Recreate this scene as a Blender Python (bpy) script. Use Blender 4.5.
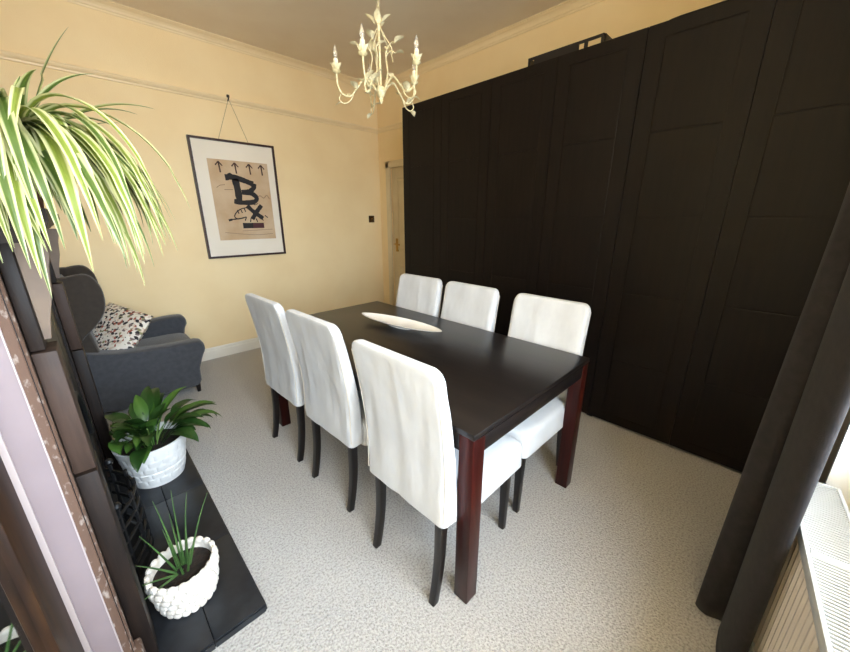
import bpy, bmesh, math, random
from mathutils import Vector, Matrix, noise
random.seed(7)
PI = math.pi
for o in list(bpy.data.objects): bpy.data.objects.remove(o, do_unlink=True)
scene = bpy.context.scene
C = scene.collection

# ------------------------------------------------------------------ camera
F_PX, YAW, PITCH, ROLL, CAM_H = 348.63, 0.7747, 0.3018, -0.0011, 1.3916
fw = Vector((math.sin(YAW)*math.cos(PITCH), math.cos(YAW)*math.cos(PITCH), -math.sin(PITCH)))
rt = Vector((math.cos(YAW), -math.sin(YAW), 0)); up = rt.cross(fw)
rt, up = rt*math.cos(ROLL)+up*math.sin(ROLL), up*math.cos(ROLL)-rt*math.sin(ROLL)
cd = bpy.data.cameras.new('camera'); cd.sensor_fit = 'HORIZONTAL'; cd.sensor_width = 36
cd.lens = F_PX/850*36; cd.clip_start = 0.02
cam = bpy.data.objects.new('camera', cd); C.objects.link(cam)
cam.matrix_world = Matrix(((rt.x, up.x, -fw.x, 0), (rt.y, up.y, -fw.y, 0), (rt.z, up.z, -fw.z, CAM_H), (0, 0, 0, 1)))
scene.camera = cam

# ------------------------------------------------------------------ world (overcast sky outside the window)
W = bpy.data.worlds.new('overcast_sky'); scene.world = W; W.use_nodes = True
nt = W.node_tree; nt.nodes.clear()
tc = nt.nodes.new('ShaderNodeTexCoord'); sx = nt.nodes.new('ShaderNodeSeparateXYZ')
rp = nt.nodes.new('ShaderNodeValToRGB'); bg = nt.nodes.new('ShaderNodeBackground'); wo = nt.nodes.new('ShaderNodeOutputWorld')
mr = nt.nodes.new('ShaderNodeMapRange'); mr.inputs['From Min'].default_value = -1; mr.inputs['From Max'].default_value = 1
nt.links.new(tc.outputs['Generated'], sx.inputs[0]); nt.links.new(sx.outputs['Z'], mr.inputs['Value'])
nt.links.new(mr.outputs[0], rp.inputs[0]); nt.links.new(rp.outputs[0], bg.inputs[0]); nt.links.new(bg.outputs[0], wo.inputs[0])
e = rp.color_ramp.elements
e[0].position = 0.47; e[0].color = (.53, .55, .56, 1)
e[1].position = 0.54; e[1].color = (.73, .86, 1.0, 1)
bg.inputs['Strength'].default_value = 27.5
scene.view_settings.view_transform = 'Standard'; scene.view_settings.look = 'None'
scene.view_settings.exposure = 0.0; scene.view_settings.gamma = 1.0
scene.view_settings.use_curve_mapping = False
# window opening in the front wall; WD = depth of the bay-like recess
WX0, WX1, WZ0, WZ1, WY = -0.55, 1.54, 0.74, 2.70, -0.41
WD = .70
pl = bpy.data.lights.new('window_portal', 'AREA'); pl.shape = 'RECTANGLE'; pl.size = WX1-WX0; pl.size_y = WZ1-WZ0
pl.cycles.is_portal = True
po = bpy.data.objects.new('window_portal', pl); C.objects.link(po)
po.location = ((WX0+WX1)/2, WY-WD-.02, (WZ0+WZ1)/2); po.rotation_euler = (PI/2, 0, 0)

# ------------------------------------------------------------------ materials
def lin(h):
    if isinstance(h, str):
        v = [int(h[i:i+2], 16)/255 for i in (0, 2, 4)]
        v = [c/12.92 if c <= .04045 else ((c+.055)/1.055)**2.4 for c in v]
    else: v = h
    return (*v, 1)
MATS = {}
def mat(name, c1, c2=None, scale=8, rough=.6, bump=0, bscale=60, stretch=(1, 1, 1), metal=0, detail=4, spec=.5, sheen=0, coord='Object', lo=.35, hi=.65, bdist=.01, sub=0, coat=0):
    m = bpy.data.materials.new(name); m.use_nodes = True; n = m.node_tree.nodes; l = m.node_tree.links
    b = n['Principled BSDF']; b.inputs['Roughness'].default_value = rough; b.inputs['Metallic'].default_value = metal
    b.inputs['Specular IOR Level'].default_value = spec; b.inputs['Sheen Weight'].default_value = sheen
    b.inputs['Coat Weight'].default_value = coat
    if sub:
        b.inputs['Subsurface Weight'].default_value = sub; b.inputs['Subsurface Scale'].default_value = .01
    t = n.new('ShaderNodeTexCoord'); mp = n.new('ShaderNodeMapping'); mp.inputs['Scale'].default_value = stretch
    l.new(t.outputs[coord], mp.inputs[0])
    b.inputs['Base Color'].default_value = lin(c1)
    if c2:
        no = n.new('ShaderNodeTexNoise'); no.inputs['Scale'].default_value = scale; no.inputs['Detail'].default_value = detail
        l.new(mp.outputs[0], no.inputs['Vector'])
        r = n.new('ShaderNodeValToRGB'); r.color_ramp.elements[0].color = lin(c1); r.color_ramp.elements[1].color = lin(c2)
        r.color_ramp.elements[0].position = lo; r.color_ramp.elements[1].position = hi
        l.new(no.outputs['Fac'], r.inputs[0]); l.new(r.outputs[0], b.inputs['Base Color'])
    if bump:
        nb = n.new('ShaderNodeTexNoise'); nb.inputs['Scale'].default_value = bscale; nb.inputs['Detail'].default_value = 3
        l.new(mp.outputs[0], nb.inputs['Vector'])
        bp = n.new('ShaderNodeBump'); bp.inputs['Strength'].default_value = bump; bp.inputs['Distance'].default_value = bdist
        l.new(nb.outputs['Fac'], bp.inputs['Height']); l.new(bp.outputs[0], b.inputs['Normal'])
    MATS[name] = m; return m

mat('wall_paint', 'F7DFB0', 'F3D9A8', scale=3, rough=.75, bump=.25, bscale=160, bdist=.004)
mat('ceiling_paint', 'F0E0C6', 'EBD9BE', scale=3, rough=.8, bump=.3, bscale=140, bdist=.004)
mat('trim_paint', 'F3DDB4', 'EFD8AC', scale=4, rough=.45)
mat('skirting_paint', 'EDE8DC', 'E6E0D2', scale=4, rough=.4)
mat('door_paint', 'E2D2B0', 'DCCAA6', scale=4, rough=.45)
mat('black_wood', '0D0806', '150E0A', scale=3, spec=.22, rough=.5, bump=.12, bscale=8, stretch=(14, 14, 1), bdist=.002)
mat('table_black', '100D0C', '1A1412', scale=4, rough=.34, bump=.05, bscale=20, stretch=(12, 1, 12), bdist=.001)
mat('table_leg', '200806', '360F0A', scale=3, spec=.22, rough=.34, bump=.06, bscale=10, stretch=(12, 12, 1), bdist=.001)
mat('chair_leg', '0E0A09', '17100E', scale=5, rough=.32, stretch=(10, 10, 1))
mat('cover_cotton', 'D0D1D2', 'C6C7C8', scale=9, rough=.85, bump=.16, bscale=11, stretch=(1, 1.4, .6), bdist=.02, sheen=.2)
mat('cover_seam', 'D2CABD', rough=.9)
mat('ceramic', 'F1EEE8', 'E9E5DC', scale=7, rough=.22, coat=.3)
mat('pot_white', 'ECECEA', 'E2E2E0', scale=12, rough=.45)
mat('bead_white', 'EFE9E0', 'DCD3C6', scale=30, rough=.5)
mat('soil', '2A1D14', '15100B', scale=60, rough=.95, bump=.8, bscale=90)
mat('chandelier_cream', 'E9DFB8', 'C9B98A', scale=60, rough=.45)
mat('chandelier_leaf', 'EFE6C4', 'DCD0A4', scale=50, rough=.5)
mat('candle', 'F0E9CC', rough=.5)
mat('slate', '16181C', '24272C', scale=14, rough=.4, bump=.15, bscale=30, bdist=.003)
mat('grout', '0A0A0B', rough=.9)
mat('surround_wood', '33261F', '43332B', scale=4, spec=.25, rough=.55, bump=.2, bscale=14, stretch=(10, 10, 1), bdist=.002)
mat('surround_dark', '18110E', '261B15', scale=5, spec=.25, rough=.55, bump=.2, bscale=14, stretch=(10, 10, 1), bdist=.002)
mat('corbel_wood', '6E5A47', '57463A', scale=8, rough=.55)
mat('stripped_edge', '5C4436', 'A89C92', scale=70, rough=.8, bump=.6, bscale=50, stretch=(1, 1, .5), lo=.56, hi=.74, bdist=.006)
mat('side_mauve', '8C7D7F', '867779', scale=6, rough=.6)
mat('side_bead', 'B5A7A5', rough=.55)
mat('mirror_frame', '35200F', '20130C', scale=5, spec=.25, rough=.45, stretch=(10, 10, 1))
mat('mirror_glass', (.78, .8, .8), rough=.03, metal=1)
mat('iron', '0B0B0C', '141415', scale=20, rough=.45, bump=.3, bscale=60, bdist=.003)
mat('armchair_cloth', '45474C', '3B3D42', scale=30, rough=.9, bump=.4, bscale=260, sheen=.3, bdist=.003)
mat('wing_cloth', '3B342D', '332C26', scale=30, rough=.9, bump=.4, bscale=260, sheen=.2, bdist=.003)
mat('curtain_cloth', '2B2829', '232122', scale=40, rough=.95, spec=.15, bump=.3, bscale=300, sheen=.06, bdist=.002)
mat('radiator_enamel', 'C2C4C4', rough=.35)
mat('radiator_panel', 'CFC4B8', rough=.4)
mat('radiator_inside', '1E1F22', rough=.8)
mat('window_white', 'F0F0EE', rough=.35)
mat('brass', 'A8813C', 'C49A4C', scale=20, rough=.35, metal=1)
mat('switch_bronze', '3A2C1C', '5A4529', scale=20, rough=.4, metal=.8)
mat('frame_brown', '2A1610', '3C2017', scale=6, rough=.4, stretch=(8, 8, 1))
mat('mount_card', 'EFE6D6', 'ECE2D0', scale=3, rough=.8)
mat('print_paper', 'CDB596', 'BFA17E', scale=5, rough=.85)
mat('print_ink', '120F10', '1D1718', scale=30, rough=.7)
mat('print_red', '4A2024', rough=.7)
mat('print_arrow', '4A2A20', '2A1812', scale=30, rough=.7)
mat('print_line', '6A5440', rough=.8)
mat('wire', '8A7C62', rough=.4, metal=.6)
mat('terracotta', '7A5038', '6A4330', scale=20, rough=.8)
mat('pink_petal', 'E79AA8', 'D97F92', scale=30, rough=.6)
mat('box_black', '17130F', '1E1813', scale=8, rough=.5)
mat('metal_clasp', 'A9A59A', rough=.35, metal=.8)
mat('bag_black', '0F0D0D', '171413', scale=14, rough=.8, bump=.3, bscale=30)
mat('aloe', '2E4A22', '4C6B36', scale=14, rough=.45)
mat('stem_green', '6F8A48', rough=.5)

def leafmat(name, inner, outer, edge, ua=.16, ub=.30):
    """leaf colour across the blade from its own UV (pale margins, green middle)"""
    m = bpy.data.materials.new(name); m.use_nodes = True; n = m.node_tree.nodes; l = m.node_tree.links
    b = n['Principled BSDF']; b.inputs['Roughness'].default_value = .4
    t = n.new('ShaderNodeTexCoord'); s = n.new('ShaderNodeSeparateXYZ'); l.new(t.outputs['UV'], s.inputs[0])
    a = n.new('ShaderNodeMath'); a.operation = 'SUBTRACT'; a.inputs[1].default_value = .5; l.new(s.outputs['X'], a.inputs[0])
    ab = n.new('ShaderNodeMath'); ab.operation = 'ABSOLUTE'; l.new(a.outputs[0], ab.inputs[0])
    no = n.new('ShaderNodeTexNoise'); no.inputs['Scale'].default_value = 25; l.new(t.outputs['Object'], no.inputs['Vector'])
    r = n.new('ShaderNodeValToRGB'); cr = r.color_ramp
    cr.elements[0].position = ua; cr.elements[0].color = lin(inner); cr.elements[1].position = ub; cr.elements[1].color = lin(edge)
    l.new(ab.outputs[0], r.inputs[0])
    mx = n.new('ShaderNodeMixRGB'); mx.blend_type = 'MIX'; mx.inputs[2].default_value = lin(outer)
    mt = n.new('ShaderNodeMath'); mt.operation = 'MULTIPLY'; mt.inputs[1].default_value = .5; l.new(no.outputs['Fac'], mt.inputs[0])
    l.new(mt.outputs[0], mx.inputs[0]); l.new(r.outputs[0], mx.inputs[1]); l.new(mx.outputs[0], b.inputs['Base Color'])
    tr = n.new('ShaderNodeBsdfTranslucent'); l.new(mx.outputs[0], tr.inputs[0])
    ms = n.new('ShaderNodeMixShader'); ms.inputs[0].default_value = .25
    l.new(b.outputs[0], ms.inputs[1]); l.new(tr.outputs[0], ms.inputs[2]); l.new(ms.outputs[0], n['Material Output'].inputs[0])
    MATS[name] = m
leafmat('spider_leaf', '6A7A2C', '84903E', 'D6D4A4', .2, .34)
leafmat('spider_leaf_dark', '40561F', '5C7030', 'C6C694', .22, .36)
leafmat('lily_leaf', '234018', '355823', '2A4A1C', .0, .5)
leafmat('lily_leaf_light', '4A6E26', '58803A', '3E6222', .0, .5)

def carpet():
    m = bpy.data.materials.new('carpet'); m.use_nodes = True; n = m.node_tree.nodes; l = m.node_tree.links
    b = n['Principled BSDF']; b.inputs['Roughness'].default_value = .95; b.inputs['Specular IOR Level'].default_value = .1; b.inputs['Sheen Weight'].default_value = .25
    t = n.new('ShaderNodeTexCoord')
    v = n.new('ShaderNodeTexVoronoi'); v.inputs['Scale'].default_value = 150; l.new(t.outputs['Object'], v.inputs['Vector'])
    no = n.new('ShaderNodeTexNoise'); no.inputs['Scale'].default_value = 120; no.inputs['Detail'].default_value = 4; l.new(t.outputs['Object'], no.inputs['Vector'])
    n2 = n.new('ShaderNodeTexNoise'); n2.inputs['Scale'].default_value = 1.6; n2.inputs['Detail'].default_value = 3; l.new(t.outputs['Object'], n2.inputs['Vector'])
    r = n.new('ShaderNodeValToRGB'); r.color_ramp.elements[0].position = .3; r.color_ramp.elements[0].color = lin('97938F')
    r.color_ramp.elements[1].position = .56; r.color_ramp.elements[1].color = lin('C3C0BC'); l.new(no.outputs['Fac'], r.inputs[0])
    mx = n.new('ShaderNodeMixRGB'); mx.blend_type = 'MULTIPLY'; mx.inputs[0].default_value = .15
    l.new(r.outputs[0], mx.inputs[1]); l.new(n2.outputs['Fac'], mx.inputs[2]); l.new(mx.outputs[0], b.inputs['Base Color'])
    ad = n.new('ShaderNodeMath'); ad.operation = 'SUBTRACT'; l.new(no.outputs['Fac'], ad.inputs[0]); l.new(v.outputs['Distance'], ad.inputs[1])
    bp = n.new('ShaderNodeBump'); bp.inputs['Strength'].default_value = .6; bp.inputs['Distance'].default_value = .006
    l.new(ad.outputs[0], bp.inputs['Height']); l.new(bp.outputs[0], b.inputs['Normal']); MATS['carpet'] = m
carpet()
def cushion_print():
    m = bpy.data.materials.new('cushion_print'); m.use_nodes = True; n = m.node_tree.nodes; l = m.node_tree.links
    b = n['Principled BSDF']; b.inputs['Roughness'].default_value = .9
    t = n.new('ShaderNodeTexCoord'); mp = n.new('ShaderNodeMapping'); mp.inputs['Scale'].default_value = (1, 1, .55); mp.inputs['Rotation'].default_value = (.5, .2, .4)
    l.new(t.outputs['Object'], mp.inputs[0])
    v = n.new('ShaderNodeTexVoronoi'); v.inputs['Scale'].default_value = 58; l.new(mp.outputs[0], v.inputs['Vector'])
    s = n.new('ShaderNodeSeparateColor'); l.new(v.outputs['Color'], s.inputs[0])
    r = n.new('ShaderNodeValToRGB'); r.color_ramp.interpolation = 'CONSTANT'; cr = r.color_ramp
    cr.elements[0].position = 0; cr.elements[0].color = lin('E9E2D6'); cr.elements[1].position = .38; cr.elements[1].color = lin('2E2A2B')
    for p, c in ((.62, 'D9C7B4'), (.72, 'A05A48'), (.8, 'EDE7DC'), (.9, '7A6A66'), (.95, '8E8A62')):
        q = cr.elements.new(p); q.color = lin(c)
    l.new(s.outputs[0], r.inputs[0])
    th = n.new('ShaderNodeMath'); th.operation = 'GREATER_THAN'; th.inputs[1].default_value = .75; l.new(v.outputs['Distance'], th.inputs[0])
    mx = n.new('ShaderNodeMixRGB'); mx.inputs[2].default_value = lin('E9E2D6'); l.new(th.outputs[0], mx.inputs[0]); l.new(r.outputs[0], mx.inputs[1])
    l.new(mx.outputs[0], b.inputs['Base Color']); MATS['cushion_print'] = m
cushion_print()
def glass():
    m = bpy.data.materials.new('window_glass'); m.use_nodes = True; n = m.node_tree.nodes; l = m.node_tree.links
    n.remove(n['Principled BSDF'])
    a = n.new('ShaderNodeBsdfTransparent'); g = n.new('ShaderNodeBsdfGlossy'); g.inputs['Roughness'].default_value = .02
    ms = n.new('ShaderNodeMixShader'); ms.inputs[0].default_value = .06
    l.new(a.outputs[0], ms.inputs[1]); l.new(g.outputs[0], ms.inputs[2]); l.new(ms.outputs[0], n['Material Output'].inputs[0]); MATS['window_glass'] = m
    m = bpy.data.materials.new('bulb_glass'); m.use_nodes = True; b = m.node_tree.nodes['Principled BSDF']
    b.inputs['Transmission Weight'].default_value = .8; b.inputs['Roughness'].default_value = .08; b.inputs['Base Color'].default_value = (1, .97, .9, 1); MATS['bulb_glass'] = m
glass()

# ------------------------------------------------------------------ mesh helpers
class MB:
    def __init__(s): s.v = []; s.f = []; s.uv = []
    def add(s, vs, fs):
        k = len(s.v); s.v += [tuple(v) for v in vs]; s.f += [tuple(i+k for i in f) for f in fs]; return s
    def box(s, x0, x1, y0, y1, z0, z1):
        return s.add([(x0,y0,z0),(x1,y0,z0),(x1,y1,z0),(x0,y1,z0),(x0,y0,z1),(x1,y0,z1),(x1,y1,z1),(x0,y1,z1)],
                     [(0,3,2,1),(4,5,6,7),(0,1,5,4),(1,2,6,5),(2,3,7,6),(3,0,4,7)])
    def loft(s, rings, cap=True, closed=True):
        n = len(rings[0]); k = len(s.v)
        for r in rings: s.v += [tuple(p) for p in r]
        m = n if closed else n-1
        for i in range(len(rings)-1):
            for j in range(m):
                a, b = k+i*n+j, k+i*n+(j+1) % n
                s.f.append((a, b, b+n, a+n))
        if cap and closed:
            s.f.append(tuple(k+j for j in reversed(range(n)))); s.f.append(tuple(k+(len(rings)-1)*n+j for j in range(n)))
        return s
    def lathe(s, prof, c=(0, 0, 0), n=32, cap=False):
        return s.loft([[(c[0]+r*math.cos(2*PI*j/n), c[1]+r*math.sin(2*PI*j/n), c[2]+z) for j in range(n)] for r, z in prof], cap)
    def tube(s, pts, rad, n=8, cap=True):
        pts = [Vector(p) for p in pts]; R = rad if hasattr(rad, '__len__') else [rad]*len(pts); rings = []; u = None
        for i, p in enumerate(pts):
            d = (pts[min(i+1, len(pts)-1)]-pts[max(i-1, 0)]).normalized()
            if u is None: u = d.orthogonal().normalized()
            u = (u-d*u.dot(d)).normalized(); w = d.cross(u)
            rings.append([p+(u*math.cos(2*PI*j/n)+w*math.sin(2*PI*j/n))*R[i] for j in range(n)])
        return s.loft(rings, cap)
    def prism(s, poly, ax, a, b):
        """poly of 2-tuples in the two other axes, extruded along ax from a to b"""
        def P(q, t):
            q = list(q); q.insert(ax, t); return tuple(q)
        n = len(poly); k = len(s.v); s.v += [P(q, a) for q in poly]+[P(q, b) for q in poly]
        s.f.append(tuple(k+j for j in range(n))); s.f.append(tuple(k+n+j for j in reversed(range(n))))
        for j in range(n): s.f.append((k+j, k+(j+1) % n, k+n+(j+1) % n, k+n+j))
        return s
    def build(s, name, m, parent=None, bevel=0, smooth=False, seg=2, loc=None):
        me = bpy.data.meshes.new(name); me.from_pydata(s.v, [], s.f)
        bm = bmesh.new(); bm.from_mesh(me)
        bmesh.ops.recalc_face_normals(bm, faces=bm.faces)
        if bevel:
            es = [e for e in bm.edges if len(e.link_faces) == 2 and e.calc_face_angle(0) > .5]
            bmesh.ops.bevel(bm, geom=es, offset=bevel, segments=seg, profile=.5, affect='EDGES', clamp_overlap=True)
        bm.to_mesh(me); bm.free()
        if s.uv and not bevel:
            ul = me.uv_layers.new(name='UVMap')
            for lp in me.loops: ul.data[lp.index].uv = s.uv[lp.vertex_index]
        if smooth or bevel:
            me.polygons.foreach_set('use_smooth', [True]*len(me.polygons))
            if hasattr(me, 'set_sharp_from_angle'): me.set_sharp_from_angle(angle=.6)
        me.materials.append(MATS[m]); return link(name, me, parent, loc)
def link(name, me, parent=None, loc=None):
    o = bpy.data.objects.new(name, me); C.objects.link(o)
    if parent: o.parent = parent
    if loc: o.location = loc
    return o
def box(name, m, x0, x1, y0, y1, z0, z1, parent=None, bevel=0): return MB().box(x0, x1, y0, y1, z0, z1).build(name, m, parent, bevel)
def tag(o, label, cat, group=None):
    o['label'] = label; o['category'] = cat
    if group: o['group'] = group
    return o
def struct(o): o['kind'] = 'structure'; return o
def thing(name, label, cat, loc=(0, 0, 0), rz=0, group=None):
    o = bpy.data.objects.new(name, None); o.empty_display_size = .1; C.objects.link(o); o.location = loc; o.rotation_euler = (0, 0, rz)
    return tag(o, label, cat, group)
def rrect(hx, hy, r, n=5, cx=0, cy=0):
    """rounded rectangle outline (counter-clockwise)"""
    out = []; r = min(r, hx*.999, hy*.999)
    for sx_, sy_, a0 in ((1, 1, 0), (-1, 1, PI/2), (-1, -1, PI), (1, -1, 1.5*PI)):
        for i in range(n+1):
            a = a0+PI/2*i/n; out.append((cx+sx_*(hx-r)+r*math.cos(a), cy+sy_*(hy-r)+r*math.sin(a)))
    return out
def bez(pts, n=10):
    """Catmull-Rom through points"""
    P = [Vector(p) for p in pts]; P = [P[0]*2-P[1]]+P+[P[-1]*2-P[-2]]; out = []
    for i in range(1, len(P)-2):
        for k in range(n):
            t = k/n; a, b, c, d = P[i-1:i+3]
            out.append(.5*((2*b)+(c-a)*t+(2*a-5*b+4*c-d)*t*t+(3*b-a-3*c+d)*t**3))
    return out+[P[-2]]

# ================================================================== THE SETTING
XL, XR, YB, H = -0.62, 3.02, 3.93, 2.91
BX = -0.25                                   # front face of the chimney breast
struct(box('floor', 'carpet', XL-.1, XR+.1, WY-WD, YB+.1, -.1, 0))
struct(box('ceiling', 'ceiling_paint', XL-.1, XR+.1, WY-WD, YB+.1, H, H+.1))
struct(box('wall_back', 'wall_paint', XL-.1, XR+.1, YB, YB+.1, 0, H))
struct(box('wall_left', 'wall_paint', XL-.1, XL, WY-WD, YB, 0, H))
struct(box('wall_chimney', 'wall_paint', XL, BX, .05, 2.62, 0, H))
DY0, DY1, DZ = 2.93, 3.70, 1.985             # door opening in the right wall
w = MB().box(XR, XR+.1, WY-WD, DY0, 0, H).box(XR, XR+.1, DY1, YB, 0, H).box(XR, XR+.1, DY0, DY1, DZ, H)
struct(w.build('wall_right', 'wall_paint'))
w = MB().box(XL, WX0, WY-WD, WY, 0, H).box(WX1+.02, XR, WY-WD, -.24, 0, H).box(WX1, WX1+.02, WY-WD, WY, 0, WZ0).box(WX0, WX1, WY-WD, WY, 0, WZ0).box(WX0, WX1, WY-WD, WY, WZ1, H)
struct(w.build('wall_front', 'wall_paint'))
# skirting boards
def profile_y(name, prof, x0, x1, y, m):     # run along x on a wall that faces -y
    return struct(MB().prism([(y-d, z) for d, z in prof], 0, x0, x1).build(name, m, smooth=False))
def profile_x(name, prof, y0, y1, x, m, s=-1):
    return struct(MB().prism([(x+s*d, z) for d, z in prof], 1, y0, y1).build(name, m))
SK = [(0, 0), (.018, 0), (.018, .085), (.013, .092), (.013, .104), (.007, .118), (0, .120)]
profile_y('baseboard_back', SK, XL, XR, YB, 'skirting_paint')
profile_x('baseboard_left', SK, 2.62, YB-.02, XL, 'skirting_paint', 1)
profile_x('baseboard_right', SK, 2.78, DY0-.08, XR, 'skirting_paint')
RAIL = [(0, 0), (.012, .002), (.014, .014), (.026, .022), (.034, .034), (.034, .042), (.022, .050), (.008, .052), (0, .056)]
RZ = 2.40
profile_y('trim_1', [(d, z+RZ) for d, z in RAIL], XL, XR, YB, 'trim_paint')
profile_x('trim_2', [(d, z+RZ) for d, z in RAIL], WY, YB, XR, 'trim_paint')
COV = [(a_*.72, b_*.72) for a_, b_ in [(0, -.085), (.010, -.085), (.012, -.068), (.022, -.062), (.030, -.045), (.048, -.026), (.068, -.018), (.075, -.010), (.092, -.010), (.092, 0), (0, 0)]]
profile_y('trim_3', [(d, z+H) for d, z in COV], XL, XR, YB, 'trim_paint')
profile_x('trim_4', [(d, z+H) for d, z in COV], WY, YB, XR, 'trim_paint')
profile_x('trim_5', [(d, z+H) for d, z in COV], .05, 2.62, BX, 'trim_paint', 1)
# door in the right wall
d = struct(MB().box(XR+.02, XR+.06, DY0, DY1, .005, DZ).build('door_1', 'door_paint'))
for z0, z1 in ((.14, .78), (.98, 1.86)):
    for y0, y1 in ((DY0+.09, DY0+.345), (DY1-.345, DY1-.09)):
        MB().loft([[(XR+.02-dx, y, z) for y, z in ((y0+i, z0+i), (y1-i, z0+i), (y1-i, z1-i), (y0+i, z1-i))] for dx, i in ((0, 0), (.010, .012), (.010, .022), (.002, .03), (.002, .04), (.008, .07))]).build('door_panel', 'door_paint', d)
a = MB()
for y0, y1, z0, z1 in ((DY0-.075, DY0+.005, 0, DZ+.075), (DY1-.005, DY1+.075, 0, DZ+.075), (DY0-.075, DY1+.075, DZ-.005, DZ+.075)):
    a.box(XR-.022, XR, y0, y1, z0, z1); a.box(XR-.030, XR-.022, y0+.01, y1-.01 if z1-z0 > .5 else y1-.01, z0, z1-.012)
a.build('door_frame', 'door_paint', d, bevel=.004)
h = MB().box(XR+.010, XR+.02, 3.60, 3.645, .96, 1.13).build('handle_plate', 'brass', d, bevel=.003)
MB().tube([(XR+.02, 3.622, 1.06), (XR-.03, 3.622, 1.06), (XR-.035, 3.60, 1.06), (XR-.035, 3.52, 1.055)], .009).build('door_handle', 'brass', d, smooth=True)
# window
wn = struct(MB().box(WX0, WX0+.05, WY-WD+.02, WY-WD+.08, WZ0, WZ1).box(WX1-.05, WX1, WY-WD+.02, WY-WD+.08, WZ0, WZ1).box(WX0+.05, WX1-.05, WY-WD+.02, WY-WD+.08, WZ0, WZ0+.06).box(WX0+.05, WX1-.05, WY-WD+.02, WY-WD+.08, WZ1-.05, WZ1).build('window_1', 'window_white'))
xs = [WX0+.05, WX0+.05+(WX1-WX0-.1)/3, WX0+.05+2*(WX1-WX0-.1)/3, WX1-.05]
for x in xs[1:3]: box('window_mullion', 'window_white', x-.03, x+.03, WY-WD+.02, WY-WD+.08, WZ0+.06, WZ1-.05, wn, .004)
for i in range(3):
    box('window_transom', 'window_white', xs[i]+(.03 if i else 0), xs[i+1]-(.03 if i < 2 else 0), WY-WD+.025, WY-WD+.075, 1.66, 1.71, wn, .004)
    box('window_pane', 'window_glass', xs[i]+(.03 if i else 0), xs[i+1]-(.03 if i < 2 else 0), WY-WD+.048, WY-WD+.052, WZ0+.06, WZ1-.05, wn)
box('reveal_lining', 'window_white', WX1+.001, WX1+.0195, WY+.026, -.24, .001, WZ0+.030, wn)
box('reveal_lining', 'window_white', WX1+.001, WX1+.02, WY-WD+.081, -.24, WZ0+.031, WZ1, wn)
struct(box('trim_6', 'window_white', WX0+.001, WX1-.001, WY-WD+.081, WY+.025, WZ0+.0005, WZ0+.03))

# ================================================================== WARDROBE: three units of two doors
WXF, WY0, WH = 2.415, 2.766, 2.36
names = ['black-brown panelled wardrobe unit at the far end, next to the cream door', 'black-brown panelled wardrobe unit in the middle of the run, dark box on top', 'black-brown panelled wardrobe unit nearest the grey curtain']
ROWS = [(.085, .480), (.484, .932), (.936, 1.388), (1.392, 1.838), (1.842, 2.285)]
pane_me = {}
for k in range(3):
    y1 = WY0-k*1.0; y0 = y1-1.0
    t = thing('wardrobe', names[k], 'wardrobe', (WXF, (y0+y1)/2, 0), 0, 'wardrobe units along the right wall')
    c = MB().box(.022, .60, -.4995, -.4815, 0, WH).box(.022, .60, .4815, .4995, 0, WH).box(.022, .60, -.4815, .4815, WH-.02, WH).box(.022, .60, -.4815, .4815, .05, .07).box(.58, .60, -.4815, .4815, .07, WH-.02).box(.05, .07, -.4815, .4815, 0, .05)
    c.build('carcass', 'black_wood', t)
    for q in range(2):
        a, b = (-.498, -.0015) if q == 0 else (.0015, .498)
        dr = MB().box(.003, .020, a, b, .02, WH-.004).box(0, .003, a, a+.085, .02, WH-.004).box(0, .003, b-.085, b, .02, WH-.004).box(0, .003, a+.085, b-.085, .02, .08).box(0, .003, a+.085, b-.085, 2.29, WH-.004)
        dr = dr.build('wardrobe_door', 'black_wood', t)
        for z0, z1 in ROWS:
            p = MB().loft([[(x, y, z) for y, z in ((a+.088+i, z0+i), (b-.088-i, z0+i), (b-.088-i, z1-i), (a+.088+i, z1-i))] for x, i in ((.003, 0), (.0012, 0), (.0002, .004))])
            p.build('door_panel', 'black_wood', dr)
# low dark crate on top of the wardrobe
t = thing('storage_crate', 'low black slatted crate lying on top of the dark wardrobe', 'crate', (2.63, 1.285, WH))
box('base', 'box_black', -.12, .12, -.25, .25, .0005, .012, t)
for s in (-1, 1):
    m = MB().box(s*.12-.006, s*.12+.006, -.25, .25, .064, .078).box(s*.12-.006, s*.12+.006, -.25, -.235, .012, .064).box(s*.12-.006, s*.12+.006, .235, .25, .012, .064).box(s*.12-.006, s*.12+.006, -.10, .205, .012, .064).box(s*.12-.006, s*.12+.006, -.155, -.135, .012, .064)
    m.build('side_panel', 'box_black', t)
    MB().box(-.114, .114, s*.25-.006, s*.25+.006, .012, .078).build('end_panel', 'box_black', t)
MB().loft([[(x*.17*s_+.0, y*.20*s_, z) for x, y in rrect(1, 1, .5)] for z, s_ in ((.001, .97), (.006, 1), (.012, .93), (.019, .75), (.023, .5))]).build('folded_bag', 'bag_black', smooth=True, loc=(2.60, .54, WH))
tag(bpy.data.objects['folded_bag'], 'flat black soft bag lying on the wardrobe beside the crate', 'bag')

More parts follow.
